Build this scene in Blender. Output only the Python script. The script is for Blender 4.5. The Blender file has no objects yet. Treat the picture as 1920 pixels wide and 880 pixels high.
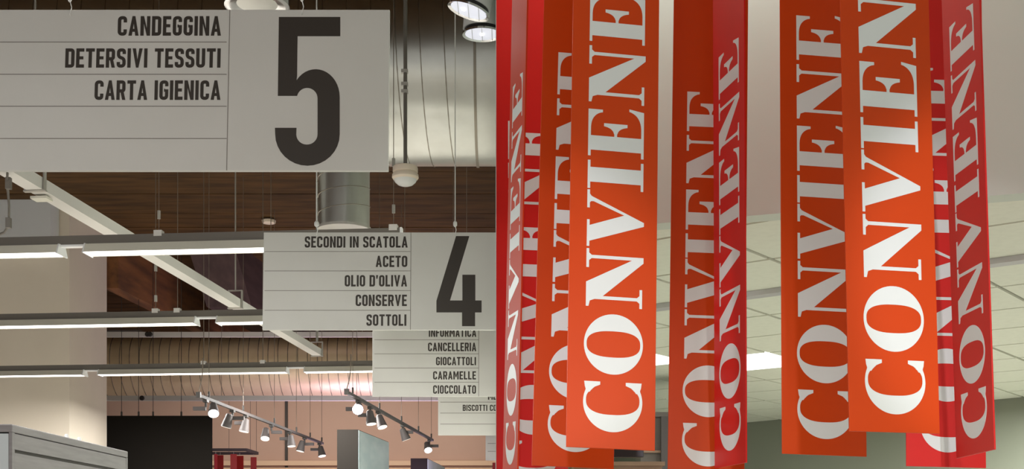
import bpy, bmesh, math, random
from mathutils import Vector, Matrix, Euler
from mathutils.geometry import tessellate_polygon
random.seed(7)
SC = bpy.context.scene
COL = SC.collection
PI = math.pi
# ---------------------------------------------------------------- camera, world, light, exposure
FPX, CX, HY, ZC = 2400.0, 960.0, 1030.0, 1.6      # focal length in px, centre column, horizon row, eye height
cd = bpy.data.cameras.new('camera'); cam = bpy.data.objects.new('camera', cd); COL.objects.link(cam)
cam.location = (0, 0, ZC); cam.rotation_euler = (PI/2, 0, 0)
cd.sensor_width = 36.0; cd.lens = 36.0*FPX/1920; cd.shift_y = (HY-440)/1920; cd.clip_end = 200
SC.camera = cam
w = bpy.data.worlds.new('world'); SC.world = w; w.use_nodes = True
w.node_tree.nodes['Background'].inputs[0].default_value = (1.0, 0.985, 0.955, 1)
w.node_tree.nodes['Background'].inputs[1].default_value = 0.62
SC.view_settings.view_transform = 'Standard'; SC.view_settings.look = 'None'
SC.view_settings.exposure = 0.0; SC.view_settings.gamma = 1.0
def lamp(name, kind, loc, energy, color=(1, 1, 1), size=1.0, size_y=None, aim=None, **kw):
    l = bpy.data.lights.new(name, kind); o = bpy.data.objects.new(name, l); COL.objects.link(o)
    l.energy = energy; l.color = color; o.location = loc
    if kind == 'AREA':
        l.size = size
        if size_y: l.shape = 'RECTANGLE'; l.size_y = size_y
    elif kind == 'POINT': l.shadow_soft_size = size
    elif kind == 'SPOT': l.shadow_soft_size = size; l.spot_size = kw.get('spot', 1.0); l.spot_blend = .5
    if aim is not None: o.rotation_euler = (Vector(aim)-Vector(loc)).to_track_quat('-Z', 'Y').to_euler()
    return o
# rows of tube lamps over the aisles (the nearest ones hang behind the camera)
for y, e in ((-1.5, 70), (3.0, 75), (7.2, 170), (11.1, 310), (14.8, 380), (19.1, 580), (21.9, 170)):
    for x, wd, fr in (((-4.2, 7.0, 1),) if y < 18 else ((-5.4, 1.6, .38), (-2.9, .9, .42))):
        lamp('aisle_tube_light', 'AREA', (x, y, 4.05 if y > 8 else 4.6), e*fr, (1, .985, .96), wd, .22)
lamp('far_duct_fill', 'AREA', (-2.7, 25.4, 2.4), 110, (.88, .62, 1), 3.0, .8, aim=(-2.7, 26.2, 5.3))  # added unseen lamp, lights the far duct purple from below
lamp('far_wall_light', 'AREA', (-4.0, 29.6, 4.9), 105, (1, .88, .78), 8.0, .6, aim=(-4.0, 33, 3.6))
# ceiling panel lights of the low hall on the right
lamp('hall_panel_light', 'AREA', (1.3, 1.0, 2.95), 112, (1, .95, .88), .12, .12)
lamp('hall_panel_light', 'AREA', (-0.25, 1.0, 2.95), 28, (1, .95, .88), .2, .2)
lamp('hall_panel_light', 'AREA', (0.6, -0.6, 2.95), 40, (1, .97, .92), 1.2, 1.2)
for x, y in ((3.6, 8.2), (3.0, 10.6), (4.8, 11.0)):
    lamp('hall_panel_light', 'AREA', (x, y, 3.0), 110, (.97, 1, .93), 1.2, 1.2)
lamp('bulkhead_fill', 'AREA', (1.2, 5.35, 4.84), 20, (1, .98, .94), 2.6, .08)  # added unseen lamp that brightens the bulkhead behind the banners
# added spots without a visible source, brightening single banners
lamp('banner_fill_spot', 'SPOT', (1.62, 0.6, 2.9), 200, (1, .92, 1), .05, aim=(1.66, 4.8, 2.35), spot=.42)
lamp('banner_fill_spot', 'SPOT', (0.0, 0.8, 2.9), 125, (1, .90, .98), .05, aim=(0.0, 5.2, 2.3), spot=.36)
lamp('banner_fill_spot', 'SPOT', (-2.4, 2.4, 2.7), 120, (1, .9, .95), .12, aim=(.85, 4.75, 2.2), spot=.3)
# ---------------------------------------------------------------- helpers
def P(x, y, Y): return Vector(((x-CX)/FPX*Y, Y, ZC+(HY-y)/FPX*Y))
def PZ(x, y, z):                                   # point of pixel ray at height z
    return P(x, y, (z-ZC)*FPX/(HY-y))
def mat(name, col, rough=.6, metal=0.0, emit=0.0, noise=0.0, nscale=8.0, stretch=(1, 1, 1), col2=None, coat=0.0, bump=0.0, rnd=0.0, spec=.5, alpha=None):
    m = bpy.data.materials.new(name); m.use_nodes = True; nt = m.node_tree; b = nt.nodes['Principled BSDF']
    lin = lambda c: tuple(((v/255)/12.92 if v/255 <= .04045 else ((v/255+.055)/1.055)**2.4) for v in c)+(1,)
    c1 = lin(col); b.inputs['Base Color'].default_value = c1
    b.inputs['Roughness'].default_value = rough; b.inputs['Metallic'].default_value = metal
    b.inputs['Specular IOR Level'].default_value = spec
    b.inputs['Coat Weight'].default_value = coat; b.inputs['Coat Roughness'].default_value = .12
    if emit:
        b.inputs['Emission Color'].default_value = c1; b.inputs['Emission Strength'].default_value = emit
    if noise or bump:
        tc = nt.nodes.new('ShaderNodeTexCoord'); mp = nt.nodes.new('ShaderNodeMapping'); mp.inputs['Scale'].default_value = stretch
        nz = nt.nodes.new('ShaderNodeTexNoise'); nz.inputs['Scale'].default_value = nscale; nz.inputs['Detail'].default_value = 5
        nt.links.new(tc.outputs['Object'], mp.inputs[0]); nt.links.new(mp.outputs[0], nz.inputs['Vector'])
        if noise:
            mx = nt.nodes.new('ShaderNodeMixRGB'); mx.inputs[1].default_value = c1
            mx.inputs[2].default_value = lin(col2) if col2 else tuple(v*.6 for v in c1[:3])+(1,)
            rp = nt.nodes.new('ShaderNodeValToRGB'); rp.color_ramp.elements[0].position = .5-.5*noise*.5; rp.color_ramp.elements[1].position = .5+.25
            nt.links.new(nz.outputs['Fac'], rp.inputs[0]); nt.links.new(rp.outputs[0], mx.inputs[0])
            last = mx.outputs[0]
            if rnd:
                oi = nt.nodes.new('ShaderNodeObjectInfo'); mr = nt.nodes.new('ShaderNodeMapRange')
                mr.inputs[3].default_value = 1-rnd; mr.inputs[4].default_value = 1+rnd
                hs = nt.nodes.new('ShaderNodeHueSaturation'); nt.links.new(oi.outputs['Random'], mr.inputs[0])
                nt.links.new(mr.outputs[0], hs.inputs['Value']); nt.links.new(last, hs.inputs['Color']); last = hs.outputs[0]
            nt.links.new(last, b.inputs['Base Color'])
        if bump:
            bp = nt.nodes.new('ShaderNodeBump'); bp.inputs['Strength'].default_value = bump; bp.inputs['Distance'].default_value = .02
            nt.links.new(nz.outputs['Fac'], bp.inputs['Height']); nt.links.new(bp.outputs[0], b.inputs['Normal'])
    return m
M = {}
M['sign'] = mat('sign_white', (214, 212, 206), .55, noise=.5, nscale=2, col2=(208, 206, 199))
M['signline'] = mat('sign_line', (120, 112, 104), .6)
M['ink'] = mat('sign_ink', (52, 44, 36), .55)
M['orange'] = mat('banner_orange', (196, 64, 4), .45, spec=.2, noise=.3, nscale=1.5, col2=(192, 60, 3))
M['red'] = mat('banner_lit_red', (206, 36, 30), .36, spec=.2, noise=.3, nscale=1.5, col2=(199, 33, 31))  # same banner colour as the orange, reddened for how light reflects off these
M['coral'] = mat('banner_satin', (196, 58, 22), .55, spec=.12, noise=.3, nscale=1.5, col2=(191, 54, 20))
M['white_print'] = mat('banner_white', (216, 222, 219), .42, spec=.25)
M['rail'] = mat('rail_grey', (112, 106, 98), .5, metal=.2)
M['housing'] = mat('housing_cream', (226, 222, 208), .45)
M['cap'] = mat('cap_white', (238, 238, 238), .4)
M['tube'] = mat('tube_lit', (255, 250, 252), .4, emit=5.0)
M['tray'] = mat('tray_white', (222, 218, 212), .5)
M['duct'] = mat('duct_metal', (206, 206, 200), .3, metal=1.0, bump=.12, nscale=2.5, stretch=(1, 1, 1), noise=.4, col2=(190, 189, 182))
M['ductfar'] = mat('duct_tan', (238, 218, 180), .45, metal=.45, bump=.1, nscale=2.5, noise=.4, col2=(226, 203, 164))
M['seam'] = mat('duct_seam', (150, 142, 130), .4, metal=1)
M['wood'] = mat('roof_wood', (90, 63, 32), .8, noise=.9, nscale=2.2, stretch=(.6, 3.5, 3.5), col2=(54, 37, 17), rnd=.10, spec=.2)
M['beam'] = mat('beam_wood', (142, 92, 52), .7, noise=.8, nscale=2, stretch=(3, .4, 3), col2=(84, 52, 34))
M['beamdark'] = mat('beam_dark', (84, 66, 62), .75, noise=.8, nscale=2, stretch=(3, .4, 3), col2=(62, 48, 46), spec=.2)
M['wall'] = mat('wall_beige', (224, 212, 194), .8, noise=.3, nscale=1.0, col2=(218, 206, 188))
M['wallgrey'] = mat('wall_grey', (204, 204, 204), .7)
M['wallback'] = mat('wall_back_tan', (206, 176, 156), .85, noise=.3, nscale=.7, col2=(200, 168, 148))
M['trim'] = mat('trim_cream', (232, 200, 166), .6)
M['floor'] = mat('floor_tile', (180, 176, 168), .35, noise=.4, nscale=3, col2=(170, 166, 158))
M['black'] = mat('black_board', (33, 30, 27), .95, spec=.1)
M['darkwire'] = mat('dark_fitting', (60, 56, 52), .5, metal=.3)
M['cable'] = mat('steel_cable', (190, 186, 178), .4, metal=.6)
M['thin'] = mat('thin_cable', (128, 116, 104), .5, metal=.4)
M['whitecable'] = mat('white_cable', (232, 232, 228), .5)
M['spot'] = mat('spot_grey', (78, 72, 70), .6, spec=.3)
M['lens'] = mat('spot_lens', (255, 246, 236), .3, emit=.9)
M['lenslit'] = mat('spot_lens_lit', (255, 252, 250), .3, emit=4.0)
M['lensstar'] = mat('spot_lens_star', (255, 240, 255), .3, emit=30.0)
M['lampgrey'] = mat('pendant_grey', (206, 206, 204), .45)
M['lampglass'] = mat('pendant_lens', (222, 224, 238), .15, emit=.55)
M['lampled'] = mat('pendant_led', (255, 255, 255), .3, emit=4.0)
M['chrome'] = mat('chrome', (225, 225, 225), .12, metal=1)
M['dome'] = mat('dome_cream', (226, 210, 190), .5)
M['domeglass'] = mat('dome_glass', (218, 216, 212), .2)
M['glass'] = mat('totem_glass', (178, 196, 198), .4, noise=.5, nscale=2, stretch=(1, 1, 3), col2=(196, 208, 208), spec=.3)
M['gondola'] = mat('gondola_grey', (140, 134, 134), .45, metal=.1, noise=.5, nscale=3, stretch=(1, 1, 12), col2=(124, 118, 118))
M['gondolawhite'] = mat('gondola_white', (196, 202, 204), .45)
M['groove'] = mat('groove_dark', (74, 66, 60), .6)
M['bulk'] = mat('plaster_beige', (214, 222, 212), .85, noise=.2, nscale=1, col2=(210, 218, 208))
M['tile'] = mat('ceiling_tile', (236, 238, 224), .9, noise=.3, nscale=20, col2=(231, 233, 219))
M['grid'] = mat('ceiling_grid', (176, 177, 162), .7)
M['gridtee'] = mat('ceiling_tee', (196, 194, 196), .5)
M['hallwall'] = mat('hall_wall', (142, 145, 131), .85)
M['panel'] = mat('panel_lit', (250, 255, 255), .4, emit=2.2)
M['minired'] = mat('mini_banner_red', (150, 22, 16), .5)
M['brown'] = mat('shelf_brown', (150, 120, 98), .6, noise=.4, nscale=3, stretch=(1, 1, 6), col2=(136, 106, 84))
M['dkbrown'] = mat('cabinet_dark', (96, 88, 80), .6)
M['screen'] = mat('monitor_black', (32, 31, 32), .25)

class MB:
    def __init__(s): s.bm = bmesh.new()
    def faces(s, vs, fs):
        bv = [s.bm.verts.new(v) for v in vs]
        for f in fs:
            try: s.bm.faces.new([bv[i] for i in f])
            except ValueError: pass
        return s
    def box(s, x0, x1, y0, y1, z0, z1, mtx=None):
        vs = [Vector((x, y, z)) for z in (z0, z1) for y in (y0, y1) for x in (x0, x1)]
        if mtx: vs = [mtx @ v for v in vs]
        return s.faces(vs, [(0, 2, 3, 1), (4, 5, 7, 6), (0, 1, 5, 4), (2, 6, 7, 3), (0, 4, 6, 2), (1, 3, 7, 5)])
    def tube(s, p0, p1, r, n=8, r1=None, caps=True):
        p0, p1 = Vector(p0), Vector(p1); d = (p1-p0).normalized()
        u = d.orthogonal().normalized(); v = d.cross(u); r1 = r if r1 is None else r1
        vs = [p0+(u*math.cos(2*PI*i/n)+v*math.sin(2*PI*i/n))*r for i in range(n)]+[p1+(u*math.cos(2*PI*i/n)+v*math.sin(2*PI*i/n))*r1 for i in range(n)]
        fs = [(i, (i+1) % n, n+(i+1) % n, n+i) for i in range(n)]
        if caps: fs += [tuple(range(n))[::-1], tuple(range(n, 2*n))]
        return s.faces(vs, fs)
    def path(s, pts, r, n=6):
        for a, b in zip(pts, pts[1:]): s.tube(a, b, r, n)
        return s
    def lathe(s, prof, n=32, origin=(0, 0, 0), axis=None, caps=True):   # prof: list of (r, h) along axis
        o = Vector(origin); d = Vector(axis).normalized() if axis is not None else Vector((0, 0, 1))
        u = d.orthogonal().normalized(); v = d.cross(u); vs = []; fs = []
        for r, h in prof:
            vs += [o+d*h+(u*math.cos(2*PI*i/n)+v*math.sin(2*PI*i/n))*r for i in range(n)]
        for k in range(len(prof)-1):
            for i in range(n): fs.append((k*n+i, k*n+(i+1) % n, (k+1)*n+(i+1) % n, (k+1)*n+i))
        if caps: fs += [tuple(range(n))[::-1], tuple(range((len(prof)-1)*n, len(prof)*n))]
        return s.faces(vs, fs)
    def prism(s, pts, fn, depth):      # pts 2D polygon; fn(x, y, d) -> 3D
        tri = tessellate_polygon([[Vector((p[0], p[1], 0)) for p in pts]]); n = len(pts)
        vs = [fn(p[0], p[1], 0) for p in pts]+[fn(p[0], p[1], depth) for p in pts]
        fs = [tuple(t) for t in tri]+[tuple(n+i for i in t[::-1]) for t in tri]+[(i, (i+1) % n, n+(i+1) % n, n+i) for i in range(n)]
        return s.faces(vs, fs)
    def clip(s, co, no):               # removes everything on the +no side
        g = s.bm.verts[:]+s.bm.edges[:]+s.bm.faces[:]
        r = bmesh.ops.bisect_plane(s.bm, geom=g, plane_co=co, plane_no=no, clear_outer=True)
        es = [e for e in r['geom_cut'] if isinstance(e, bmesh.types.BMEdge)]
        if es: bmesh.ops.holes_fill(s.bm, edges=es)
        return s
    def build(s, name, m, parent=None, smooth=False, bevel=0.0):
        bmesh.ops.recalc_face_normals(s.bm, faces=s.bm.faces)
        me = bpy.data.meshes.new(name); s.bm.to_mesh(me); s.bm.free()
        if smooth:
            for p in me.polygons: p.use_smooth = True
        me.materials.append(m); o = bpy.data.objects.new(name, me); COL.objects.link(o)
        if parent: o.parent = parent
        if smooth:
            md = o.modifiers.new('split', 'EDGE_SPLIT'); md.split_angle = math.radians(35)
        if bevel:
            md = o.modifiers.new('bevel', 'BEVEL'); md.width = bevel; md.segments = 2
        return o
def thing(name, label, cat, loc=(0, 0, 0), group=None, rot=None):
    o = bpy.data.objects.new(name, None); COL.objects.link(o); o.location = loc; o.empty_display_size = .1
    if rot: o.rotation_euler = rot
    return tag(o, label, cat, group)
def tag(o, label, cat, group=None):
    o['label'] = label; o['category'] = cat
    if group: o['group'] = group
    return o
def structure(o, label=None, cat=None):
    o['kind'] = 'structure'
    if label: o['label'] = label
    if cat: o['category'] = cat
    return o
PARTN = Vector((1, .0125, 0)).normalized()         # the partition stands in the plane x = -0.0125 y
def clip_left(mb, loc=Vector((0, 0, 0))): return mb.clip(Vector((-.0010, 0, 0))-Vector(loc)*1.0, PARTN)
def clip_right(mb, loc=Vector((0, 0, 0))): return mb.clip(Vector((.0012, 0, 0))-Vector(loc), -PARTN)
T = Vector((.9954, -.0954, 0)); D = Vector((.0954, .9954, 0)); UP = Vector((0, 0, 1))

# ---------------------------------------------------------------- the setting
structure(MB().box(-22, 9, -4, 38, -.1, 0).build('floor', M['floor']), 'pale tiled shop floor under everything', 'floor')
mb = MB(); q = .0125
pa = [(-q*5.35-.0011, 5.35), (-q*5.35+.0006, 5.35), (-q*36+.0006, 36), (-q*36-.0011, 36)]
mb.faces([(x, y, z) for z in (0, 7.2) for x, y in pa], [(3, 2, 1, 0), (4, 5, 6, 7), (0, 1, 5, 4), (1, 2, 6, 5), (2, 3, 7, 6), (3, 0, 4, 7)])
structure(mb.build('wall_middle', M['bulk']), 'thin partition between the aisle hall and the low hall, seen edge-on', 'wall')
XR = lambda y: -q*y-.002
roof = MB().faces([(-22, -2, 7.25), (XR(-2), -2, 7.25), (XR(36), 36, 7.25), (-22, 36, 7.25), (-22, -2, 7.4), (XR(-2), -2, 7.4), (XR(36), 36, 7.4), (-22, 36, 7.4)],
                  [(3, 2, 1, 0), (4, 5, 6, 7), (0, 1, 5, 4), (1, 2, 6, 5), (2, 3, 7, 6), (3, 0, 4, 7)]).build('ceiling', M['wood'])
structure(roof, 'dark brown timber roof over the aisles', 'ceiling')
y = 16.0
while y < 33:
    wd = .3
    MB().box(-9.5, XR(y+wd)-.01, y+.004, y+wd-.004, 7.2+random.uniform(0, .012), 7.25).build('plank', M['wood'], roof)
    y += wd
wb = MB().box(-22, XR(33), 33, 33.2, 0, 7.2).build('wall_back', M['wallback'])
structure(wb, 'tan rear wall behind the spotlights', 'wall')
a = P(537, 752, 32.98)
MB().box(a.x-.035, a.x+.035, 32.96, 33, 3.0, 6.2).build('panel_joint', M['darkwire'], wb)
a = P(0, 869, 32.9)
structure(MB().box(-9, XR(33)-.003, 32.85, 32.99, a.z-.06, a.z+.06).build('trim_1', M['trim']), 'cream ledge running low along the tan rear wall', 'trim')
a = P(0, 879, 32.9)
structure(MB().box(-9, XR(33)-.003, 32.9, 32.99, a.z-.05, a.z+.02).build('trim_2', M['trim']), 'lower cream ledge on the tan rear wall', 'trim')
a = P(130, 500, 20.9)
structure(MB().box(-20, a.x, 20.9, 22.83, 0, 7.2).build('wall_left', M['wall']), 'wide beige wall at the left edge of the aisle hall', 'wall')
a = P(95, 455, 20.5)
tag(MB().box(-12, a.x, 20.5, 20.88, a.z, 7.2).build('wall_box', M['wallgrey']), 'pale grey boxed panel high on the beige wall behind the white tray', 'panel')
# roof beams
def beam(x0, x1, y0, y1, z0, name, lab):
    structure(MB().box(x0, x1, y0, y1, z0, 7.2).build(name, M['beam']), lab, 'beam')
zb = 6.29; c = PZ(200, 541, zb)
mb = MB(); L = 12
vs = [];
for yy in (c.y-.02, c.y+9.5):
    xx = c.x+(yy-c.y)*.0958
    for dx, z in ((-.05, zb), (.22, zb), (.22, 7.2), (-.05, 7.2)): vs.append(Vector((xx+dx, yy, z)))
structure(mb.faces(vs, [(0, 1, 2, 3), (7, 6, 5, 4), (0, 4, 5, 1), (1, 5, 6, 2), (2, 6, 7, 3), (3, 7, 4, 0)]).build('trim_3', M['beam']), 'brown timber roof beam beside the beige wall', 'beam')
mb = MB(); vs = []
for yy, zl in ((23.2, 7.15), (24.3, 6.2), (32.5, 6.2)):
    xx = -5.05+(yy-23.2)*.0958
    for dx, z in ((-.85, zl), (.0, zl), (.0, 7.22), (-.85, 7.22)): vs.append(Vector((xx+dx, yy, z)))
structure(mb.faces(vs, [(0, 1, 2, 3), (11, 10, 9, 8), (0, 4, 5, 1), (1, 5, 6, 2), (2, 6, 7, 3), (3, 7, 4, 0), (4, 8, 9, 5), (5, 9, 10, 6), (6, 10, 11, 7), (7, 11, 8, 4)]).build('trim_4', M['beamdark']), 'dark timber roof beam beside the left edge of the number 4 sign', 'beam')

# low hall on the right: bulkhead, tiled ceiling, walls
BP = Vector((.69, 5.806, 0)); BD = Vector((1.437, -.488, 0)).normalized(); BN = Vector((-BD.y, BD.x, 0))   # BN points into the hall
def bl(s, d): return BP+BD*s+BN*d
HZ = 3.1
s0 = -.80; s1 = 5.5
def hexa(name, pts, z0, z1, m, parent=None):
    n = len(pts); mb = MB()
    mb.faces([Vector((p.x, p.y, z0)) for p in pts]+[Vector((p.x, p.y, z1)) for p in pts],
             [tuple(range(n))[::-1], tuple(range(n, 2*n))]+[(i, (i+1) % n, n+(i+1) % n, n+i) for i in range(n)])
    return mb.build(name, m, parent)
def leftend(d):     # where the bulkhead line at offset d meets the partition
    p = bl(0, d); s = -(p.x+.0125*p.y-.0008)/(BD.x+.0125*BD.y); return bl(s, d)
structure(hexa('wall_upper', [leftend(0), bl(s1, 0), bl(s1, .12), leftend(.12)], HZ-.02, 4.9, M['bulk']), 'beige plaster bulkhead behind the hanging banners', 'wall')
cu = [Vector((.0, 1.2, 0)), Vector((7, 1.2, 0)), bl(s1, .12), leftend(.12)]
structure(hexa('ceiling.001', cu, 4.9, 5.0, M['bulk']), 'upper ceiling the red banners hang from', 'ceiling')
WP = PZ(1400, 793, HZ); WP2 = PZ(1910, 746, HZ); WD = (WP2-WP); WD.z = 0; WD.normalize(); WN = Vector((-WD.y, WD.x, 0))
if WN.y < 0: WN = -WN
def clip_poly(pts, co, no):      # keep the side where (p-co).no >= 0
    out = []
    for i in range(len(pts)):
        a, b = pts[i], pts[(i+1) % len(pts)]; da, db = (a-co).dot(no), (b-co).dot(no)
        if da >= 0: out.append(a)
        if (da >= 0) != (db >= 0): out.append(a+(b-a)*(da/(da-db)))
    return out
ang = math.radians(37.5); g1 = Vector((math.sin(ang), math.cos(ang), 0)); g2 = Vector((math.cos(ang), -math.sin(ang), 0))
wlp = [WP+WD*-7, WP+WD*8, WP+WD*8+WN*.2, WP+WD*-7+WN*.2]
wlp = clip_poly(wlp, Vector((.0008, 0, 0)), Vector((1, .0125, 0)))
structure(hexa('wall_far', wlp, 0, HZ+.2, M['hallwall']), 'grey green far wall of the low hall', 'wall')
cp = [bl(-3, .12), bl(s1, .12), WP+WD*8, WP+WD*-7]
cp = clip_poly(cp, Vector((.0008, 0, 0)), Vector((1, .0125, 0)))
hall = structure(hexa('ceiling.002', cp, HZ+.014, HZ+.1, M['grid']), 'pale tiled drop ceiling of the low hall', 'ceiling')
TS = .72; o1 = PZ(1400, 468, HZ); r0 = o1.dot(g2); r1 = PZ(1400, 550, HZ).dot(g1)
lit = {}
for px, py in ((1436, 676), (1243, 677)):
    p = PZ(px, py, HZ); lit[(math.floor((p.dot(g2)-r0)/TS), math.floor((p.dot(g1)-r1)/TS))] = px
for i in range(-16, 18):
    for j in range(-8, 26):
        gp = .014
        pts = [g2*(r0+TS*(i+u)+su*gp)+g1*(r1+TS*(j+v)+sv*gp) for u, v, su, sv in ((0, 0, 1, 1), (1, 0, -1, 1), (1, 1, -1, -1), (0, 1, 1, -1))]
        pts = clip_poly(pts, bl(0, .125), BN)
        if len(pts) > 2: pts = clip_poly(pts, Vector((.0012, 0, 0)), Vector((1, .0125, 0)))
        if len(pts) > 2: pts = clip_poly(pts, WP-WN*.01, -WN)
        if len(pts) < 3: continue
        c = sum(pts, Vector())/len(pts)
        if c.x > 8.5 or c.y < 3.4: continue
        px = CX+FPX*c.x/c.y
        if px < 900 or px > 2900: continue
        if (i, j) in lit:
            lp = hexa('ceiling_light', pts, HZ-.012, HZ+.013, M['panel'])
            if lit[(i, j)] > 1300: tag(lp, 'square lit ceiling panel seen between the banners in the middle of the right half', 'light')
            else: tag(lp, 'small far lit ceiling panel seen right beside the largest front banner', 'light')
        else:
            hexa('ceiling_tile', pts, HZ, HZ+.013, M['tile'], hall)
tee = PZ(1400, 550, HZ)
pts = [tee+g2*a+g1*b for a, b in ((-6, -.045), (4.5, -.045), (4.5, .045), (-6, .045))]
pts = clip_poly(clip_poly(pts, bl(0, .13), BN), Vector((.01, 0, 0)), Vector((1, .0125, 0)))
hexa('ceiling_tee', pts, HZ-.03, HZ-.001, M['gridtee'], hall)

# ---------------------------------------------------------------- lettering
def rpath(pts, rad, closed=False, seg=6):
    out = []; n = len(pts)
    for i in range(n):
        p = Vector(pts[i]).to_2d()
        if not closed and (i == 0 or i == n-1): out.append(p); continue
        a, b = Vector(pts[i-1]).to_2d(), Vector(pts[(i+1) % n]).to_2d()
        ra = min(rad, (a-p).length*.5, (b-p).length*.5); u, v = (a-p).normalized(), (b-p).normalized()
        p0, p1 = p+u*ra, p+v*ra
        for k in range(seg+1):
            t = k/seg; out.append(p0*(1-t)**2*1+p*(2*t*(1-t))+p1*t*t)
    return out
def ribbon(pts, sw, closed=False):          # -> list of quads following a centre line
    n = len(pts); L, R = [], []
    for i in range(n):
        if closed: a, b = pts[i-1], pts[(i+1) % n]
        else: a, b = pts[max(i-1, 0)], pts[min(i+1, n-1)]
        d1 = (pts[i]-a); d2 = (b-pts[i])
        d1 = d1.normalized() if d1.length > 1e-6 else d2.normalized(); d2 = d2.normalized() if d2.length > 1e-6 else d1
        t = (d1+d2).normalized(); nrm = Vector((-t.y, t.x)); c = max(.5, nrm.dot(Vector((-d1.y, d1.x))))
        L.append(pts[i]+nrm*sw/2/c); R.append(pts[i]-nrm*sw/2/c)
    m = n if closed else n-1
    return [[L[i], L[(i+1) % n], R[(i+1) % n], R[i]] for i in range(m)]
def rect(x0, y0, x1, y1): return [(x0, y0), (x1, y0), (x1, y1), (x0, y1)]
SW = .165; A_ = SW/2
def din(ch):                                # -> polygons, width ; cap height 1
    s, a, w = SW, A_, .45
    V2 = lambda l: [Vector(p) for p in l]
    if ch == ' ': return [], .2
    if ch == 'I': return [rect(0, 0, s, 1)], s
    if ch == "'": return [[(.02, .68), (.12, .68), (.17, 1), (0, 1)]], .17
    if ch == 'L': return [rect(0, 0, s, 1), rect(s, 0, .39, s)], .39
    if ch in 'EF':
        p = [rect(0, 0, s, 1), rect(s, 1-s, .40, 1), rect(s, .43, .36, .43+s*.95)]
        if ch == 'E': p.append(rect(s, 0, .40, s))
        return p, .40
    if ch == 'T': return [rect(0, 1-s, .44, 1), rect(.22-a, 0, .22+a, 1-s)], .44
    if ch == 'N': return [rect(0, 0, s, 1), rect(w+.03-s, 0, w+.03, 1), [(s, 1), (s, .62), (w+.03-s, 0), (w+.03-s, .38)]], w+.03
    if ch == 'M': return [rect(0, 0, s, 1), rect(.60-s, 0, .60, 1), [(s, 1), (s, .66), (.3-.05, .28), (.3+.05, .28), (.60-s, .66), (.60-s, 1), (.3, .55)]], .60
    if ch == 'A': return [[(0, 0), (s, 0), (.30, 1), (.18, 1)], [(.50-s, 0), (.50, 0), (.32, 1), (.20, 1)], rect(.13, .2, .37, .2+s*.9)], .50
    if ch == 'V': return [[(0, 1), (s, 1), (.31, 0), (.19, 0)], [(.50-s, 1), (.50, 1), (.31, 0), (.19, 0)]], .50
    if ch == 'O': return ribbon(rpath(V2([(a, a), (w-a, a), (w-a, 1-a), (a, 1-a)]), .17, True), s, True), w
    if ch == 'U': return ribbon(rpath(V2([(a, 1), (a, a), (w-a, a), (w-a, 1)]), .17), s), w
    if ch == 'C': return ribbon(rpath(V2([(w-a, .32), (w-a, a), (a, a), (a, 1-a), (w-a, 1-a), (w-a, .68)]), .17), s), w
    if ch == 'G': return ribbon(rpath(V2([(w-a, .54), (w-a, a), (a, a), (a, 1-a), (w-a, 1-a), (w-a, .70)]), .17), s)+[rect(w*.52, .42, w-s, .42+s*.9)], w
    if ch == 'D': return [rect(0, 0, s, 1)]+ribbon(rpath(V2([(s, a), (w+.01-a, a), (w+.01-a, 1-a), (s, 1-a)]), .15), s), w+.01
    if ch == 'S': return ribbon(rpath(V2([(a, .29), (a, a), (w-a, a), (w-a, .47), (a, .55), (a, 1-a), (w-a, 1-a), (w-a, .71)]), .16), s), w
    if ch == 'R': return [rect(0, 0, s, 1)]+ribbon(rpath(V2([(s, .46), (w-a, .46), (w-a, 1-a), (s, 1-a)]), .14), s)+[[(.20, .42), (.46-s, 0), (.46, 0), (.36, .42)]], .46
    if ch == 'B': return [rect(0, 0, s, 1)]+ribbon(rpath(V2([(s, a), (w-a, a), (w-a, .5), (s, .5)]), .14), s)+ribbon(rpath(V2([(s, .5), (w-.015-a, .5), (w-.015-a, 1-a), (s, 1-a)]), .14), s), w
    return [rect(0, 0, .3, 1)], .3
def layout(text, gap=.085):
    x = 0; out = []
    for ch in text:
        ps, wd = din(ch); out += [[(p[0]+x, p[1]) for p in poly] for poly in ps]; x += wd+gap
    return out, x-gap
def arc(cx, cy, rx, ry, a0, a1, n=16): return [(cx+rx*math.cos(math.radians(a0+(a1-a0)*i/n)), cy+ry*math.sin(math.radians(a0+(a1-a0)*i/n))) for i in range(n+1)]
# pixel outlines of the two numerals (y down)
NUM5 = [(523, 32), (638, 32), (638, 68), (558, 68), (557, 143)]+arc(592, 182, 45, 52, 217, 360)+arc(576.5, 252, 60.5, 59, 0, 180)+[(515.5, 240), (556, 240)]+arc(575.5, 252, 20, 19.5, 180, 0)+arc(576, 185, 19.5, 20, 0, -165)[0:]+[(557, 180), (521, 180)]
NUM4 = [(855, 443), (880, 443), (843.8, 563.8), (867, 563.8), (867, 515.5), (891.3, 515.5), (891.3, 563.8), (903, 563.8), (903, 586.3), (890.8, 586.3), (890.8, 612), (866.3, 612), (866.3, 586.3), (818.3, 586.3), (818.3, 564.5)]

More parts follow.
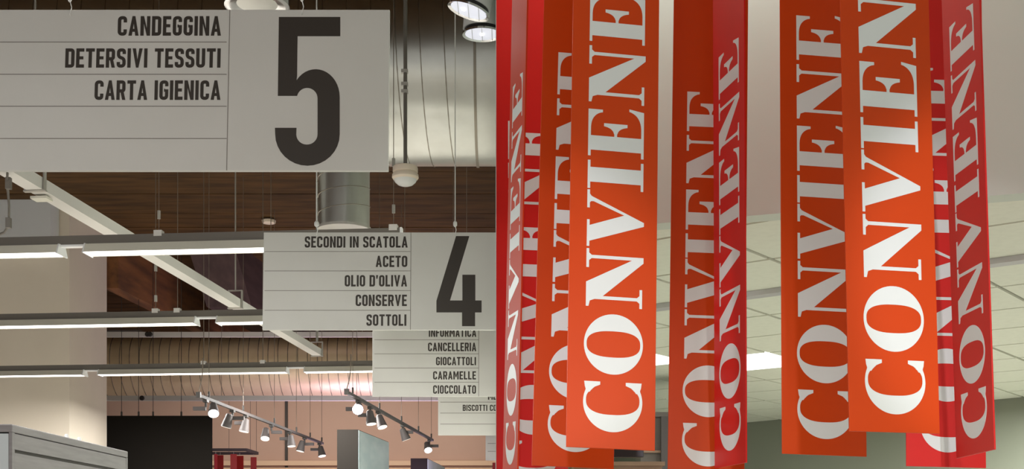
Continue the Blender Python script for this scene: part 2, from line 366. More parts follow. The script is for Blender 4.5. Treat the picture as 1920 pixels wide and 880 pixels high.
def make_sign(label, Y, x0, x1, yt, yb, pitch, rows, div, texts, num=None, hooks=(), at_wall=False):
    base = P((x0+x1)/2, yb, Y); base0 = base.copy()
    o = thing('hanging_sign', label, 'sign', base, 'hanging aisle signs', (math.radians(-pitch), 0, 0))
    R = Euler((math.radians(-pitch), 0, 0)).to_matrix(); n = R @ Vector((0, -1, 0)); cpos = Vector((0, 0, ZC))
    def loc(px, py):                        # where the pixel ray meets the sign face, in sign coordinates (x, z)
        d = P(px, py, 1.0)-cpos; t = (base-cpos).dot(n)/d.dot(n); v = R.transposed() @ (cpos+d*t-base); return v.x, v.z
    fn = lambda x, y, d: Vector((x, -d, y))
    xa, za = loc(x0, yb); xb, _ = loc(x1, yb); _, zt = loc((x0+x1)/2, yt)
    mb = MB().box(xa, xb, 0, .022, 0, zt)
    if at_wall:
        wn = (R.transposed() @ PARTN); mb.clip(R.transposed() @ (Vector((-.0016, 0, 0))-base), wn)
    mb.build('panel', M['sign'], o, bevel=.002)
    ep = .0012; half = .0016*max(1, Y/9)
    for ry in rows:
        _, z = loc(400, ry); xl = loc(x0+(4 if x0 > 0 else 0), ry)[0]; xr = loc(div, ry)[0]
        if at_wall: xr = min(xr, xb)
        MB().box(xl, xr, -ep, 0, z-half, z+half).build('divider_line', M['signline'], o)
    if div < x1-2:
        mb = MB(); xl = loc(div, yb)[0]
        mb.box(xl-half, xl+half, -ep, 0, .001, zt-.001).build('divider_line', M['signline'], o)
    for t, tx0, tx1, ty0, ty1 in texts:
        polys, wd = layout(t); a0, zb = loc(tx0, ty1); a1, zt2 = loc(tx1, ty0); mb = MB()
        for k, p in enumerate(polys): mb.prism([(a0+(a1-a0)*u/wd, zb+(zt2-zb)*v) for u, v in p], fn, ep+.00003*(k % 11))
        if at_wall: mb.clip(R.transposed() @ (Vector((-.0016, 0, 0))-base), R.transposed() @ PARTN)
        mb.build('lettering', M['ink'], o)
    if num: MB().prism([loc(u, v) for u, v in num], fn, ep).build('numeral', M['ink'], o)
    Ri = R.transposed()
    for hx, hy, r, m in hooks:
        x, z = loc(hx, hy); p = Vector((x, -.008, z)); up = Ri @ UP
        ctop = base+R @ p; Lc = (7.2-ctop.z)
        c = MB().path([p+Vector((0, .012, -.006)), p, p+Vector((.008, 0, .035)), p+up*.07], r*.8)
        c.tube(p+up*.07, p+up*Lc, r); hc = c.build('hanging_cable', m, o)
        MB().lathe([(r*1.6, 0), (r*3.6, .012), (r*3.6, .035), (r*1.6, .05)], 10, p+up*.06, up).build('cable_hook', m, hc)
    return o
make_sign('large pale hanging sign with a big dark 5 and the word CANDEGGINA', 6.34, -150, 728, 18, 320, 5,
          [79, 139.5, 199.5, 260], 425, [('CANDEGGINA', 220.5, 415, 30.5, 67), ('DETERSIVI TESSUTI', 122, 414, 91, 127), ('CARTA IGIENICA', 177, 414, 151, 187.5)], NUM5,
          [(132, 28, .0028, M['whitecable']), (566.5, 26.5, .0028, M['whitecable'])])
make_sign('pale hanging sign with a dark 4, listing SECONDI IN SCATOLA to SOTTOLI', 10.45, 492, 930.6, 436, 619, 4,
          [472, 508.3, 545.3, 582.2], 769.5, [('SECONDI IN SCATOLA', 571.3, 764.5, 443.6, 464.6), ('ACETO', 704.5, 763.8, 480, 501), ("OLIO D'OLIVA", 646.3, 763.3, 516.3, 537.6),
          ('CONSERVE', 666.8, 763, 553, 574.3), ('SOTTOLI', 687, 762, 590, 611.3)], NUM4, [(594, 440, .0055, M['whitecable']), (853.5, 440, .0045, M['whitecable'])], True)
make_sign('pale hanging sign below the number 4 sign, its visible rows running from INFORMATICA to CIOCCOLATO', 14.4, 698, 930.6, 611, 744, 2,
          [637.6, 664, 690.5, 717.2], 897.5, [('INFORMATICA', 804, 893, 616, 632), ('CANCELLERIA', 802.5, 893, 643, 659), ('GIOCATTOLI', 817.5, 892.5, 670, 685.3),
          ('CARAMELLE', 812, 892.5, 696.7, 712), ('CIOCCOLATO', 812, 892.5, 723, 738.8)], None, [(759, 613, .0035, M['thin']), (875, 613, .0035, M['thin'])], True)
make_sign('small far hanging sign reading BISCOTTI CO, cut off by the red banners', 18.6, 821.5, 930.6, 714, 816.8, 2,
          [734, 754.5, 775, 795.7], 990, [('ME', 915, 931, 738.5, 750), ('BISCOTTI CO', 867.6, 931, 759.5, 771)], None, [(850, 716, .004, M['thin'])], True)
make_sign('farthest small white hanging sign without visible lettering, under the BISCOTTI sign', 24.7, 910.5, 930.6, 786, 864, 0,
          [832, 847], 990, [], None, [(920, 788, .005, M['thin'])], True)

# ---------------------------------------------------------------- suspended light rails and tube luminaires
def frame(origin): return Matrix(((T.x, D.x, 0, origin.x), (T.y, D.y, 0, origin.y), (0, 0, 1, origin.z), (0, 0, 0, 1)))
def along(A, px):
    k = (px-CX)/FPX; return (k*A.y-A.x)/(T.x-k*T.y)
def light_rail(label, Y, ytop, h, xe, lums, cables, nm):
    A = P(0, ytop, Y); f = frame(A); e = along(A, xe)
    o = thing('light_rail', label, 'light rail', A, 'suspended light rails')
    f0 = frame(Vector((0, 0, 0)))
    MB().box(along(A, -90), e, -.03, .03, -h, 0, f0).build('rail', M['rail'], o)
    MB().box(e-.005, e+.012, -.034, .034, -h-.004, .004, f0).build('end_cap', M['cap'], o)
    for (a, b) in zip(lums, lums[1:]):
        MB().box(along(A, a[1])-.02, along(A, b[0])+.02, -.032, .032, -h-.016, -h+.001, f0).build('connector', M['cap'], o)
    for cx, gy in cables:
        s = along(A, cx); p = f0 @ Vector((s, 0, 0)); H = 7.2-A.z
        hc = MB().tube(p, p+UP*H, .0035*Y/11, 6).build('hanging_cable', M['thin'], o)
        MB().box(s-.035, s+.035, -.034, .034, -.02, .03, f0).build('clamp', M['tray'], o)
        for g in gy:
            z = P(cx, g, (A+p).y).z-A.z
            MB().tube(p+UP*(z-.035), p+UP*(z+.035), .014*Y/11, 8).build('cable_grip', M['cable'], hc)
    for k, (a, b, lab) in enumerate(lums):
        sa, sb = along(A, a), along(A, b); B = f @ Vector((sa, 0, -h)); Ln = sb-sa; hh = .078
        l = thing('tube_luminaire', lab, 'light', B, 'tube luminaires on the light rails')
        mb = MB(); prof = [(-.055, 0), (.055, 0), (.10, -hh), (.088, -hh), (.05, -.012), (-.05, -.012), (-.088, -hh), (-.10, -hh)]
        n = len(prof); mb.faces([f0 @ Vector((x, py, pz)) for x in (.012, Ln-.012) for py, pz in prof], [(i, (i+1) % n, n+(i+1) % n, n+i) for i in range(n)])
        mb.build('housing', M['housing'], l)
        MB().box(.014, Ln-.014, -.087, .087, -hh+.004, -hh+.012, f0).build('diffuser', M['tube'], l)
        for x in (0, Ln-.012):
            mb = MB(); pr = [(-.062, .004), (.062, .004), (.108, -hh-.008), (-.108, -hh-.008)]
            mb.faces([f0 @ Vector((x+dx, py, pz)) for dx in (0, .012) for py, pz in pr], [(0, 1, 2, 3), (7, 6, 5, 4), (0, 4, 5, 1), (1, 5, 6, 2), (2, 6, 7, 3), (3, 7, 4, 0)])
            mb.build('end_cap', M['cap'], l)
light_rail('nearest grey suspended light rail, ending above the number 4 sign', 11.1, 447, .078, 752,
           [(-260, 117, 'lit tube luminaire at the left frame edge on the nearest light rail'), (163, 720, 'longest lit tube luminaire on the nearest rail, running behind the number 4 sign')], [(298, (403,)), (738, (305, 392))], 1)
light_rail('middle grey suspended light rail, running behind the number 4 sign', 14.8, 590, .075, 700,
           [(-150, 370, 'lit tube luminaire on the left of the middle light rail'), (409, 690, 'lit tube luminaire of the middle rail starting just left of the number 4 sign')], [(292, (503, 560)), (333, ()), (508, ())], 2)
light_rail('farthest grey suspended light rail, crossing in front of the spiral duct', 19.1, 687, .08, 790,
           [(-120, 160, 'lit tube luminaire in front of the beige wall on the farthest light rail'), (187, 540, 'lit tube luminaire in the middle of the farthest light rail'), (572, 780, 'lit tube luminaire of the farthest rail running behind the INFORMATICA sign')], [(382, ()), (493, ())], 3)

# ---------------------------------------------------------------- white cable tray in depth
z0 = 4.55; A = PZ(80, 365, z0); td = Vector((.105, 1, 0)).normalized(); tn = Vector((td.y, -td.x, 0))
def TM(o): return Matrix(((tn.x, td.x, 0, o.x), (tn.y, td.y, 0, o.y), (0, 0, 1, o.z), (0, 0, 0, 1)))
o = thing('cable_tray', 'white metal cable tray receding diagonally under the roof', 'cable tray', A)
t0 = TM(Vector((0, 0, 0)))
mb = MB(); mb.box(-.07, .07, -1.6, 9.0, 0, .006, t0); mb.box(-.07, -.064, -1.6, 9.0, .006, .1, t0); mb.box(.064, .07, -1.6, 9.0, .006, .1, t0)
mb.build('channel', M['tray'], o)
for yy in (-.15, 5.0, 8.9):
    mb = MB(); mb.box(-.095, .095, yy, yy+.04, -.014, -.001, t0); mb.box(.075, .088, yy, yy+.04, -.001, .2, t0); mb.box(-.088, -.075, yy, yy+.04, -.001, .2, t0); mb.box(-.088, .088, yy, yy+.04, .2, .212, t0)
    mb.build('hanger_bracket', M['cable'], o)
    p = t0 @ Vector((0, yy+.02, .212)); MB().tube(p, p+UP*(7.2-z0-.212), .009 if yy < 8 else .02, 8).build('threaded_rod', M['cable'], o)
mb = MB(); mb.box(-.10, .04, -.02, .10, -.034, -.0145, t0); mb.build('junction_plate', M['housing'], o)
# drop cable at far left
a = P(12, 330, 10.0)
c = thing('power_cable', 'grey power cable dangling with plugs at the left edge below the number 5 sign', 'cable', a)
pts = [P(x, y, 10.0+k*.05)-a for k, (x, y) in enumerate(((14, 324), (13, 345), (15, 360), (17, 385), (17, 410), (15, 425), (8, 436), (-6, 442), (-20, 443)))]
MB().path(pts, .010, 8).build('cord', M['rail'], c, True)
p = P(16, 343, 10.05)-a; MB().box(p.x-.02, p.x+.02, p.y-.02, p.y+.02, p.z-.05, p.z+.04).build('plug', M['rail'], c)
p = P(16, 416, 10.2)-a; MB().box(p.x-.018, p.x+.018, p.y-.02, p.y+.02, p.z-.05, p.z+.03).build('plug', M['rail'], c)

# ---------------------------------------------------------------- ducts
def helix(c, ax, r, L, pitch, th, n=40, lean=1):
    d = Vector(ax).normalized(); u = d.orthogonal().normalized(); v = d.cross(u); N = int(L/pitch*n); vs = []; fs = []
    for i in range(N+1):
        a = 2*PI*i/n*lean; rad = u*math.cos(a)+v*math.sin(a); p = Vector(c)+d*(i/n*pitch)
        vs += [p+rad*(r-.003)-d*th, p+rad*(r+th)-d*th*.4, p+rad*(r+th)+d*th*.4, p+rad*(r-.003)+d*th]
    for i in range(N):
        for k in range(3): fs.append((4*i+k, 4*i+k+1, 4*i+5+k, 4*i+4+k))
    return vs, fs
c = Vector((-5.5, 11.95, 6.06)); ax = Vector((1, 0, 0)); r = .85
dcen = c; Lm = 5.6
o = thing('spiral_duct', 'huge shiny spiral ventilation duct behind the number 5 sign', 'duct', dcen)
cl = lambda mb: mb.clip(Vector((-.0016, 0, 0))-c, PARTN)
cl(MB().lathe([(r, 0), (r, Lm)], 64, (0, 0, 0), ax)).build('duct_pipe', M['duct'], o, True)
vs, fs = helix((0, 0, 0), ax, r, 5.1, .21, .006)
MB().faces(vs, fs).build('spiral_seam', M['seam'], o, True)
e = ax*(P(893, 300, 11.6).x-c.x)
cl(MB().lathe([(r+.002, -.012), (r+.012, -.012), (r+.012, .012), (r+.002, .012)], 64, e, ax, caps=False)).build('flange', M['seam'], o, True)
# branch pipe below
bp = P(645, 430, 11.75); rb = .235
b0 = bp-dcen
br = MB().lathe([(rb, 0), (rb, 1.45)], 40, b0, UP).build('branch_pipe', M['duct'], o, True)
vs, fs = helix(b0+UP*.06, UP, rb, 1.3, .165, .005, lean=1); MB().faces(vs, fs).build('spiral_seam', M['seam'], br, True)
MB().lathe([(rb+.012, -.012), (rb+.012, .012)], 40, b0, UP).build('pipe_rim', M['cable'], br, True)
# far duct
fc = P(0, 691, 26.5); L2 = 9.6; x0 = -10.0
o = thing('spiral_duct', 'far spiral duct with many seams behind the farthest light rail', 'duct', (x0, 26.5, fc.z))
MB().lathe([(.66, 0), (.66, L2)], 48, (0, 0, 0), (1, 0, 0)).build('duct_pipe', M['ductfar'], o, True)
vs, fs = helix((0, 0, 0), (1, 0, 0), .66, L2-.02, .2, .009, 30); MB().faces(vs, fs).build('spiral_seam', M['seam'], o, True)
for k in range(5):
    xx = 1.2+k*1.9; MB().tube((xx, 0, .6), (xx, 0, 7.2-fc.z), .006, 6).build('hanging_rod', M['cable'], o)
for py, lab in ((628, 'pale pink metal rail running above the far spiral duct'), (747.5, 'pale metal rail running along the underside of the far spiral duct')):
    a = P(0, py, 25.7)
    yr = 25.7 if py < 700 else 25.58; a = P(0, py, yr)
    o = thing('metal_rail', lab, 'rail', (x0, yr, a.z))
    MB().box(0, 9.62, -.04, .04, -.05, .05).build('bar', M['tray'], o)
    for xx in (1.5, 4.2, 6.9, 8.9): MB().tube((xx, -.03, .05), (xx, -.03, 7.2-a.z), .005, 6).build('hanging_rod', M['thin'], o)
    for px in ((275, 280), (268,))[0 if py < 700 else 1]:
        q2 = P(px, py-.5, 25.6); MB().lathe([(.035, 0), (.05, .01), (.05, .03)], 14, (q2.x-x0, -.07, 0), (0, 1, 0)).build('hole_plug', M['darkwire'], o)
# drop pipe near the top left
a = P(482, 14, 8.2); r = .195
o = thing('vent_drop', 'round metal vent pipe end peeking above the number 5 sign', 'vent', a)
MB().lathe([(r, 0), (r, 2.2)], 40, (0, 0, .02), UP).build('duct_pipe', M['duct'], o, True)
MB().lathe([(r*.55, .03), (r*.9, 0), (r*1.06, .004), (r*1.06, .05)], 40, (0, 0, 0), UP).build('pipe_rim', M['chrome'], o, True)

# ---------------------------------------------------------------- pendants, dome camera, small fittings
def pendant(label, px, py, Y, tilt, r):
    p = P(px, py, Y); o = thing('pendant_downlight', label, 'light', p, 'pendant downlights')
    ax = Vector((math.sin(tilt)*1.0, -.04, math.cos(tilt))).normalized()
    def B(mb, nm, m, par=o):
        mb.clip(Vector((-.0016, 0, 0))-p, PARTN); return mb.build(nm, m, par, True)
    B(MB().lathe([(r*.97, .035), (r*.93, .10), (r*.80, .24), (r*.70, .30)], 40, (0, 0, 0), ax), 'shade', M['lampgrey'])
    B(MB().lathe([(r*.90, .012), (r*.90, .045)], 40, (0, 0, 0), ax), 'gap_ring', M['screen'])
    B(MB().lathe([(r*.86, .006), (r*1.0, .0), (r*1.0, .012), (r*.9, .018)], 40, (0, 0, 0), ax, caps=False), 'rim', M['chrome'])
    g = B(MB().lathe([(r*.88, .006), (r*.88, .014)], 40, (0, 0, 0), ax), 'lens', M['lampglass'])
    u = Vector((1, 0, -math.tan(tilt))).normalized()
    for k in (-.5, 0, .5):
        c0 = u*r*k; hw = r*.82*math.sqrt(1-k*k)
        mb = MB(); mb.tube(c0+Vector((0, -hw, 0))-ax*-.004, c0+Vector((0, hw, 0))-ax*-.004, .0025, 6); B(mb, 'reflector_rib', M['lampgrey'], g)
    B(MB().lathe([(.012, 0), (.012, .006)], 12, u*r*(-.25 if tilt else .0), ax), 'led', M['lampled'])
    top = ax*.30
    B(MB().tube(top, top+UP*(7.2-p.z-top.z), .012, 8), 'stem', M['lampgrey'])
pendant('upper grey pendant downlight tilted to one side, beside the red banners', 878, 22, 7.1, .30, .120)
pendant('lower grey pendant downlight hanging level, half cut off by the red banners', 904, 66, 7.5, 0, .116)
# dome camera
p = P(760, 313, 9.6); r = 25*9.6/2400
o = thing('ceiling_sensor', 'cream dome sensor on a grey pole right of the number 5 sign', 'sensor', p)
MB().tube((0, 0, -.01), (0, 0, 7.2-p.z), .0145, 12).build('pole', M['rail'], o, True)
MB().lathe([(r*.9, 0), (r*.94, -.012), (r*.94, -.04), (r*.86, -.045), (r*.98, -.06), (r, -.082), (r*.88, -.098)], 36).build('collar', M['dome'], o, True)
MB().lathe([(r*.88, -.096), (r*.78, -.115), (r*.55, -.135), (r*.25, -.145), (.002, -.147)], 36).build('dome', M['domeglass'], o, True)
for yy in (172, 158, 134):
    z = P(752, yy, 9.6).z-p.z; MB().box(-.03, .02, -.02, .02, z-.012, z+.012).build('pole_clip', M['cable'], o)
a = PZ(504, 412, 7.19)
o = tag(MB().lathe([(.10, 0), (.12, -.02), (.11, -.06), (.05, -.075)], 24, a).build('ceiling_fitting', M['dome'], None, True), 'small round cream fitting on the dark timber roof', 'fitting')

# ---------------------------------------------------------------- spotlight tracks
ZT = 3.65
def spot_track(label, px0, px1, y0, y1, spots, cables):
    a = PZ(px0, y0, ZT); b = PZ(px1, y1, ZT); d = (b-a); L = d.length; d.normalize(); sd = Vector((d.y, -d.x, 0))
    o = thing('spotlight_track', label, 'track', a, 'spotlight tracks')
    m = Matrix(((sd.x, d.x, 0, 0), (sd.y, d.y, 0, 0), (0, 0, 1, 0), (0, 0, 0, 1)))
    MB().box(-.022, .022, 0, L, -.02, .02, m).build('rail', M['spot'], o)
    MB().box(-.03, .03, -.02, .03, -.03, .045, m).build('feed_box', M['darkwire'], o)
    for t in cables:
        p = d*L*t; hc = MB().tube(p, p+UP*(7.2-ZT), .004, 6).build('hanging_cable', M['thin'], o)
        MB().tube(p+UP*.03, p+UP*.11, .014, 8).build('cable_grip', M['darkwire'], hc)
    MB().path([Vector((0, 0, .03)), Vector((.03, 0, .15)), Vector((.05, .02, .3)), Vector((.055, .02, .5))], .008, 6).build('feed_cable', M['thin'], o)
    for (px, lab, hx, tilt, fwd, side, lm) in spots:
        k = (px-CX)/FPX; t = (k*a.y-a.x)/(d.x-k*d.y); p = a+d*t-UP*.02
        s = thing('track_spotlight', lab, 'spotlight', p, 'spotlights on the tracks')
        MB().box(-.03, .03, -.05, .05, -.035, 0, m).build('adapter', M['darkwire'], s)
        MB().tube((0, 0, -.03), (0, 0, -.10), .016, 8).build('stem', M['darkwire'], s)
        w_ = .17
        MB().box(min(0, side*w_)-(.0), max(0, side*w_), -.03, .03, -.145, -.095).build('driver_box', M['spot'], s)
        ax = Vector((math.sin(tilt), -math.sin(fwd), -math.cos(tilt)*math.cos(fwd))).normalized()
        c = Vector((hx, -.06, -.075))
        hd = MB().lathe([(.035, -.012), (.047, 0), (.056, .06), (.078, .185)], 24, c, ax).build('head', M['spot'], s, True)
        MB().lathe([(.070, .184), (.070, .190)], 24, c, ax).build('lens', lm, hd, True)
sg = 'grey track spotlight, '
spot_track('grey spotlight track hanging left, carrying seven spotlights', 372, 605, 742, 832, [
    (386, 'first spotlight of the left track, shining bright white above the black board', .115, .18, .75, -1, M['lenslit']),
    (436, 'second spotlight of the left track, unlit head tilted left', -.03, -.30, -.1, 1, M['lens']),
    (461, 'third spotlight of the left track, head turned slightly left', .015, -.16, .08, -1, M['lens']),
    (509, 'fourth spotlight of the left track, pale lens facing the viewer', -.08, .02, .5, 1, M['lens']),
    (543, 'fifth spotlight of the left track, in front of the dark wall joint', .03, .1, .12, -1, M['lens']),
    (571, 'sixth spotlight of the left track, head tilted left', -.03, -.2, .1, 1, M['lens']),
    (599, 'last spotlight of the left track, head tilted right', .03, .2, .2, -1, M['lens'])], (.06, .28, .52, .72, .86, .99))
spot_track('grey spotlight track hanging right, above the tall black and glass totem', 650, 811, 736, 826, [
    (672, 'blazing spotlight shining straight at the viewer on the right track', .01, .05, 1.15, -1, M['lensstar']),
    (694, 'spotlight of the right track just right of the blazing one, tilted right', .0, .15, .15, -1, M['lens']),
    (709, 'spotlight of the right track above the glass totem, tilted right', .02, .3, .25, -1, M['lens']),
    (755, 'spotlight near the middle of the right track, unlit head tilted right', .0, .35, -.15, 1, M['lens']),
    (805, 'last spotlight of the right track, lens lit beside the BISCOTTI sign', -.045, .2, .7, 1, M['lenslit'])], (.05, .3, .55, .78, .98))

# ---------------------------------------------------------------- far boards, totems, rack of small red banners
a = P(397, 780, 24.0)
o = thing('black_board', 'large black hanging board right of the beige wall', 'board', (a.x, 24, a.z-1.7))
MB().box(-2.2, 0, 0, .06, 0, 1.7).build('panel', M['black'], o, bevel=.004)
for px in (228, 260, 287, 340):
    x = P(px, 700, 24.03).x-a.x; MB().tube((x, .03, 1.7), (x, .03, 7.2-a.z+1.7), .006, 6).build('hanging_cable', M['darkwire'], o)
    MB().tube((x, .03, 1.70), (x, .03, 1.78), .018, 8).build('cable_grip', M['darkwire'], o)
def totem(label, Y, xl, xr, yt, Y2, xe):
    a = P(xl, yt, Y); b = P(xr, yt, Y); z = a.z; c = P(xe, 800, Y2); dx = c.x-b.x
    o = thing('totem', label, 'totem', (a.x, Y, 0), 'black and glass totems'); wd = b.x-a.x
    mb = MB(); mb.faces([(0, 0, 0), (wd, 0, 0), (wd+dx, Y2-Y, 0), (dx, Y2-Y, 0), (0, 0, z), (wd, 0, z), (wd+dx, Y2-Y, z), (dx, Y2-Y, z)],
                       [(3, 2, 1, 0), (4, 5, 6, 7), (0, 1, 5, 4), (1, 2, 6, 5), (2, 3, 7, 6), (3, 0, 4, 7)])
    mb.build('body', M['black'], o)
    mb = MB(); e = .012
    mb.faces([(wd+.001, .03, .2), (wd+e, .03, .2), (wd+dx+e, Y2-Y, .2), (wd+dx+.001, Y2-Y, .2), (wd+.001, .03, z-.01), (wd+e, .03, z-.01), (wd+dx+e, Y2-Y, z-.01), (wd+dx+.001, Y2-Y, z-.01)],
             [(3, 2, 1, 0), (4, 5, 6, 7), (0, 1, 5, 4), (1, 2, 6, 5), (2, 3, 7, 6), (3, 0, 4, 7)])
    mb.build('glass_panel', M['glass'], o)
totem('tall totem with black front and pale glass side below the blazing spotlight', 20, 632, 671, 806, 22.3, 728)
totem('smaller far totem with black front and glass side below the BISCOTTI sign', 26, 770, 801, 860, 28.7, 833)
a = P(463, 844, 27.0); b = P(484, 850, 28.0)
o = thing('banner_rack', 'grey hanging rack frame carrying small dark red banners', 'rack', (a.x, 27, a.z))
xl = -1.25
MB().box(xl, 0, -.03, .03, -.03, .03).build('frame_bar', M['spot'], o); MB().box(xl+.1, b.x-a.x, .97, 1.03, -.03, .03).build('frame_bar', M['spot'], o)
mb = MB(); dx = b.x-a.x
for xa, nm in ((-.04, 0), (xl, 1)):
    MB().faces([(xa, 0, -.03), (xa+.05, 0, -.03), (xa+dx+.05, 1, -.03), (xa+dx, 1, -.03), (xa, 0, .03), (xa+.05, 0, .03), (xa+dx+.05, 1, .03), (xa+dx, 1, .03)],
               [(3, 2, 1, 0), (4, 5, 6, 7), (0, 1, 5, 4), (1, 2, 6, 5), (2, 3, 7, 6), (3, 0, 4, 7)]).build('side_bar', M['spot'], o)
for x, yv in ((-.02, .45), (.0, 1), (-.6, 1)): MB().tube((x, yv, .03), (x, yv, 7.2-a.z), .005, 6).build('hanging_cable', M['thin'], o)
for px0, px1, Yb, rz, lab in ((401, 408, 27.0, .9, 'narrow edge-on small red banner at the left of the rack'), (407, 419, 27.3, 0, 'small red banner hanging second on the rack'),
                              (432, 444, 27.0, .25, 'small red banner hanging in the middle of the rack'), (442, 457, 27.5, -.2, 'small darker red banner just right of the middle one on the rack'),
                              (470, 481, 27.9, .1, 'small red banner hanging alone at the right end of the rack')):
    u = P(px0, 853, Yb); v = P(px1, 853, Yb); wd = v.x-u.x; zt = a.z-.03
    s = thing('small_banner', lab, 'banner', ((u.x+v.x)/2, Yb, zt-2.2), 'small red banners on the far rack', (0, 0, rz))
    MB().box(-wd/2, wd/2, -.006, .006, 0, 2.14).build('panel', M['minired'], s)
    MB().tube((0, 0, 2.14), (0, 0, 2.2), .004, 6).build('hook', M['cable'], s)
# a small red panel and dark knob at the far right of the aisle hall
a = P(925, 868, 28)
o = thing('red_panel', 'dark red panel corner below the farthest white sign', 'panel', (a.x, 28, a.z-1.5))
MB().box(-.02, .045, 0, .03, 0, 1.5).build('panel', M['minired'], o)
MB().box(-.02, .045, .005, .025, -1.0, 0).build('post', M['darkwire'], o)

# ---------------------------------------------------------------- grey slatted cabinet, bottom left
a = P(24, 796, 7.0); b = P(240, 842, 8.96); zt = a.z; dv = Vector((b.x-a.x, b.y-a.y, 0)); L = dv.length; dv.normalize(); nv = Vector((dv.y, -dv.x, 0))
o = thing('slatted_cabinet', 'tall grey cabinet with slatted side at the lower left corner', 'cabinet', (a.x, a.y, 0))
m = Matrix(((nv.x, dv.x, 0, 0), (nv.y, dv.y, 0, 0), (0, 0, 1, 0), (0, 0, 0, 1)))
MB().box(-1.1, -.02, .012, L-.005, 0, zt-.05, m).build('body', M['groove'], o)
MB().box(-1.1, .0, -.01, L, zt-.044, zt, m).build('top_cap', M['gondola'], o, bevel=.006)
MB().box(-1.1, -.022, -.004, .012, 0, zt-.05, m).build('front_panel', M['gondolawhite'], o, bevel=.004)
MB().box(-.02, -.002, -.004, .03, 0, zt-.044, m).build('corner_post', M['gondola'], o)
MB().box(-.02, -.002, L-.03, L, 0, zt-.044, m).build('corner_post', M['gondola'], o)
z = zt-.048
for k in range(18):
    if z-.088 < .1: break
    MB().box(-.018, -.003, .031, L-.031, z-.088, z, m).build('slat', M['gondola'], o, bevel=.002); z -= .106
for px in (113, 134):
    t = (L*(px-24)/216); q2 = m @ Vector((-.05, t*1.15, zt)); MB().lathe([(.013, 0), (.013, .02), (.009, .03)], 12, q2).build('top_clip', M['cap'], o, True)

# ---------------------------------------------------------------- big hanging banners with the upright word
def glyph_pieces():
    H = .64; th = .03; G = {}
    def C2(p): return p
    def superell(cx, cy, rx, ry, a0, a1, n, e=2.0):
        out = []
        for i in range(n+1):
            a = math.radians(a0+(a1-a0)*i/n); c_, s_ = math.cos(a), math.sin(a)
            out.append((cx+rx*math.copysign(abs(c_)**(2/e), c_), cy+ry*math.copysign(abs(s_)**(2/e), s_)))
        return out
    def ring(o_, i_): return [[o_[k], o_[k+1], i_[k+1], i_[k]] for k in range(len(o_)-1)]
    # O
    G['O'] = (ring(superell(.34, .32, .34, .335, 0, 360, 64), superell(.34, .32, .148, .305, 0, 360, 64, 2.6)), .68)
    # C : thick bow at the left (text start), thin arms, two tabs at the right
    oc = superell(.335, .32, .335, .335, 56, 304, 48); ic = superell(.352, .32, .160, .303, 46, 314, 48, 2.5)
    pc = ring(oc, ic)
    for sgn in (1, -1):
        f = lambda x, y: (x, .32+sgn*y)
        pc.append([f(*p) for p in ((.560, .325), (.560, .145), (.525, .145), (.500, .205), (.465, .245), (.440, .262), (.440, .310), (.475, .308), (.505, .318))])
    G['C'] = (pc, .56)
    # I
    br = .03
    def serif(x0, x1, y, up):       # thin slab with brackets is drawn by the stem
        return [(x0, y), (x1, y), (x1, y+up*th), (x0, y+up*th)]
    G['I'] = ([serif(0, .325, 0, 1), serif(0, .325, H, -1), [(.075, th), (.245, th), (.245, H-th), (.075, H-th)]], .325)
    # E
    def cur(p0, p1, p2, n=8): return [((1-t)**2*p0[0]+2*t*(1-t)*p1[0]+t*t*p2[0], (1-t)**2*p0[1]+2*t*(1-t)*p1[1]+t*t*p2[1]) for t in [i/n for i in range(n+1)]]
    W = .54
    top = [(.235, H), (W, H), (W, H-.165), (W-.03, H-.165)]+cur((W-.035, H-.14), (W-.07, H-.035), (W-.21, H-th))+[(.235, H-th)]
    bot = [(.235, 0), (W, 0), (W+.03, .17), (W, .17)]+cur((W-.005, .15), (W-.05, .035), (W-.2, th))+[(.235, th)]
    yc = .325
    mid = [(.235, yc-.016), (.265, yc-.016)]+cur((.27, yc-.02), (.335, yc-.035), (.35, yc-.135))+[(.385, yc-.135), (.385, yc+.135)]+cur((.35, yc+.135), (.335, yc+.035), (.27, yc+.02))+[(.265, yc+.016), (.235, yc+.016)]
    G['E'] = ([serif(0, .235, 0, 1), serif(0, .235, H, -1), [(.068, th), (.235, th), (.235, H-th), (.068, H-th)], top, bot, mid], .56)
    # N
    st1 = (.083, .12); st2 = (.545, .582)
    lq = [(st1[0], th)]+cur((st1[0], .05), (st1[0], th+.002), (st1[0]-.02, th))
    G['N'] = ([serif(0, .215, 0, 1), [(st1[0]-.025, th), (st1[1]+.025, th), (st1[1], .06), (st1[1], H-.1), (st1[0], H-.1), (st1[0], .06)],
               [(0, H), (0, H-th), (st1[0]-.02, H-.045), (st1[0], H-.1), (st1[1], H-.1), (st1[1], H-.19), (.52, 0-.012), (.582, -.012), (st2[1], .12), (.545, .12), (.275, H)],
               [(.545, .12), (.582, .12), (st2[1], H-.06), (st2[1]+.025, H-th), (st2[0]-.025, H-th), (st2[0], H-.06)], serif(.44, .655, H, -1)], .655)
    # V
    G['V'] = ([serif(0, .305, H, -1), [(.06, H-th), (.24, H-th), (.375, .215), (.515, H-.075), (.515, H-.045), (.50, H-th), (.60, H-th), (.575, H-.05), (.565, H-.07), (.305, -.012), (.262, -.012)], serif(.44, .648, H, -1)], .648)
    return G
GL = glyph_pieces()
GAPS = [.085, .08, .026, .016, .052, .066, .053, 0]
HB, MC = 2.30, .185
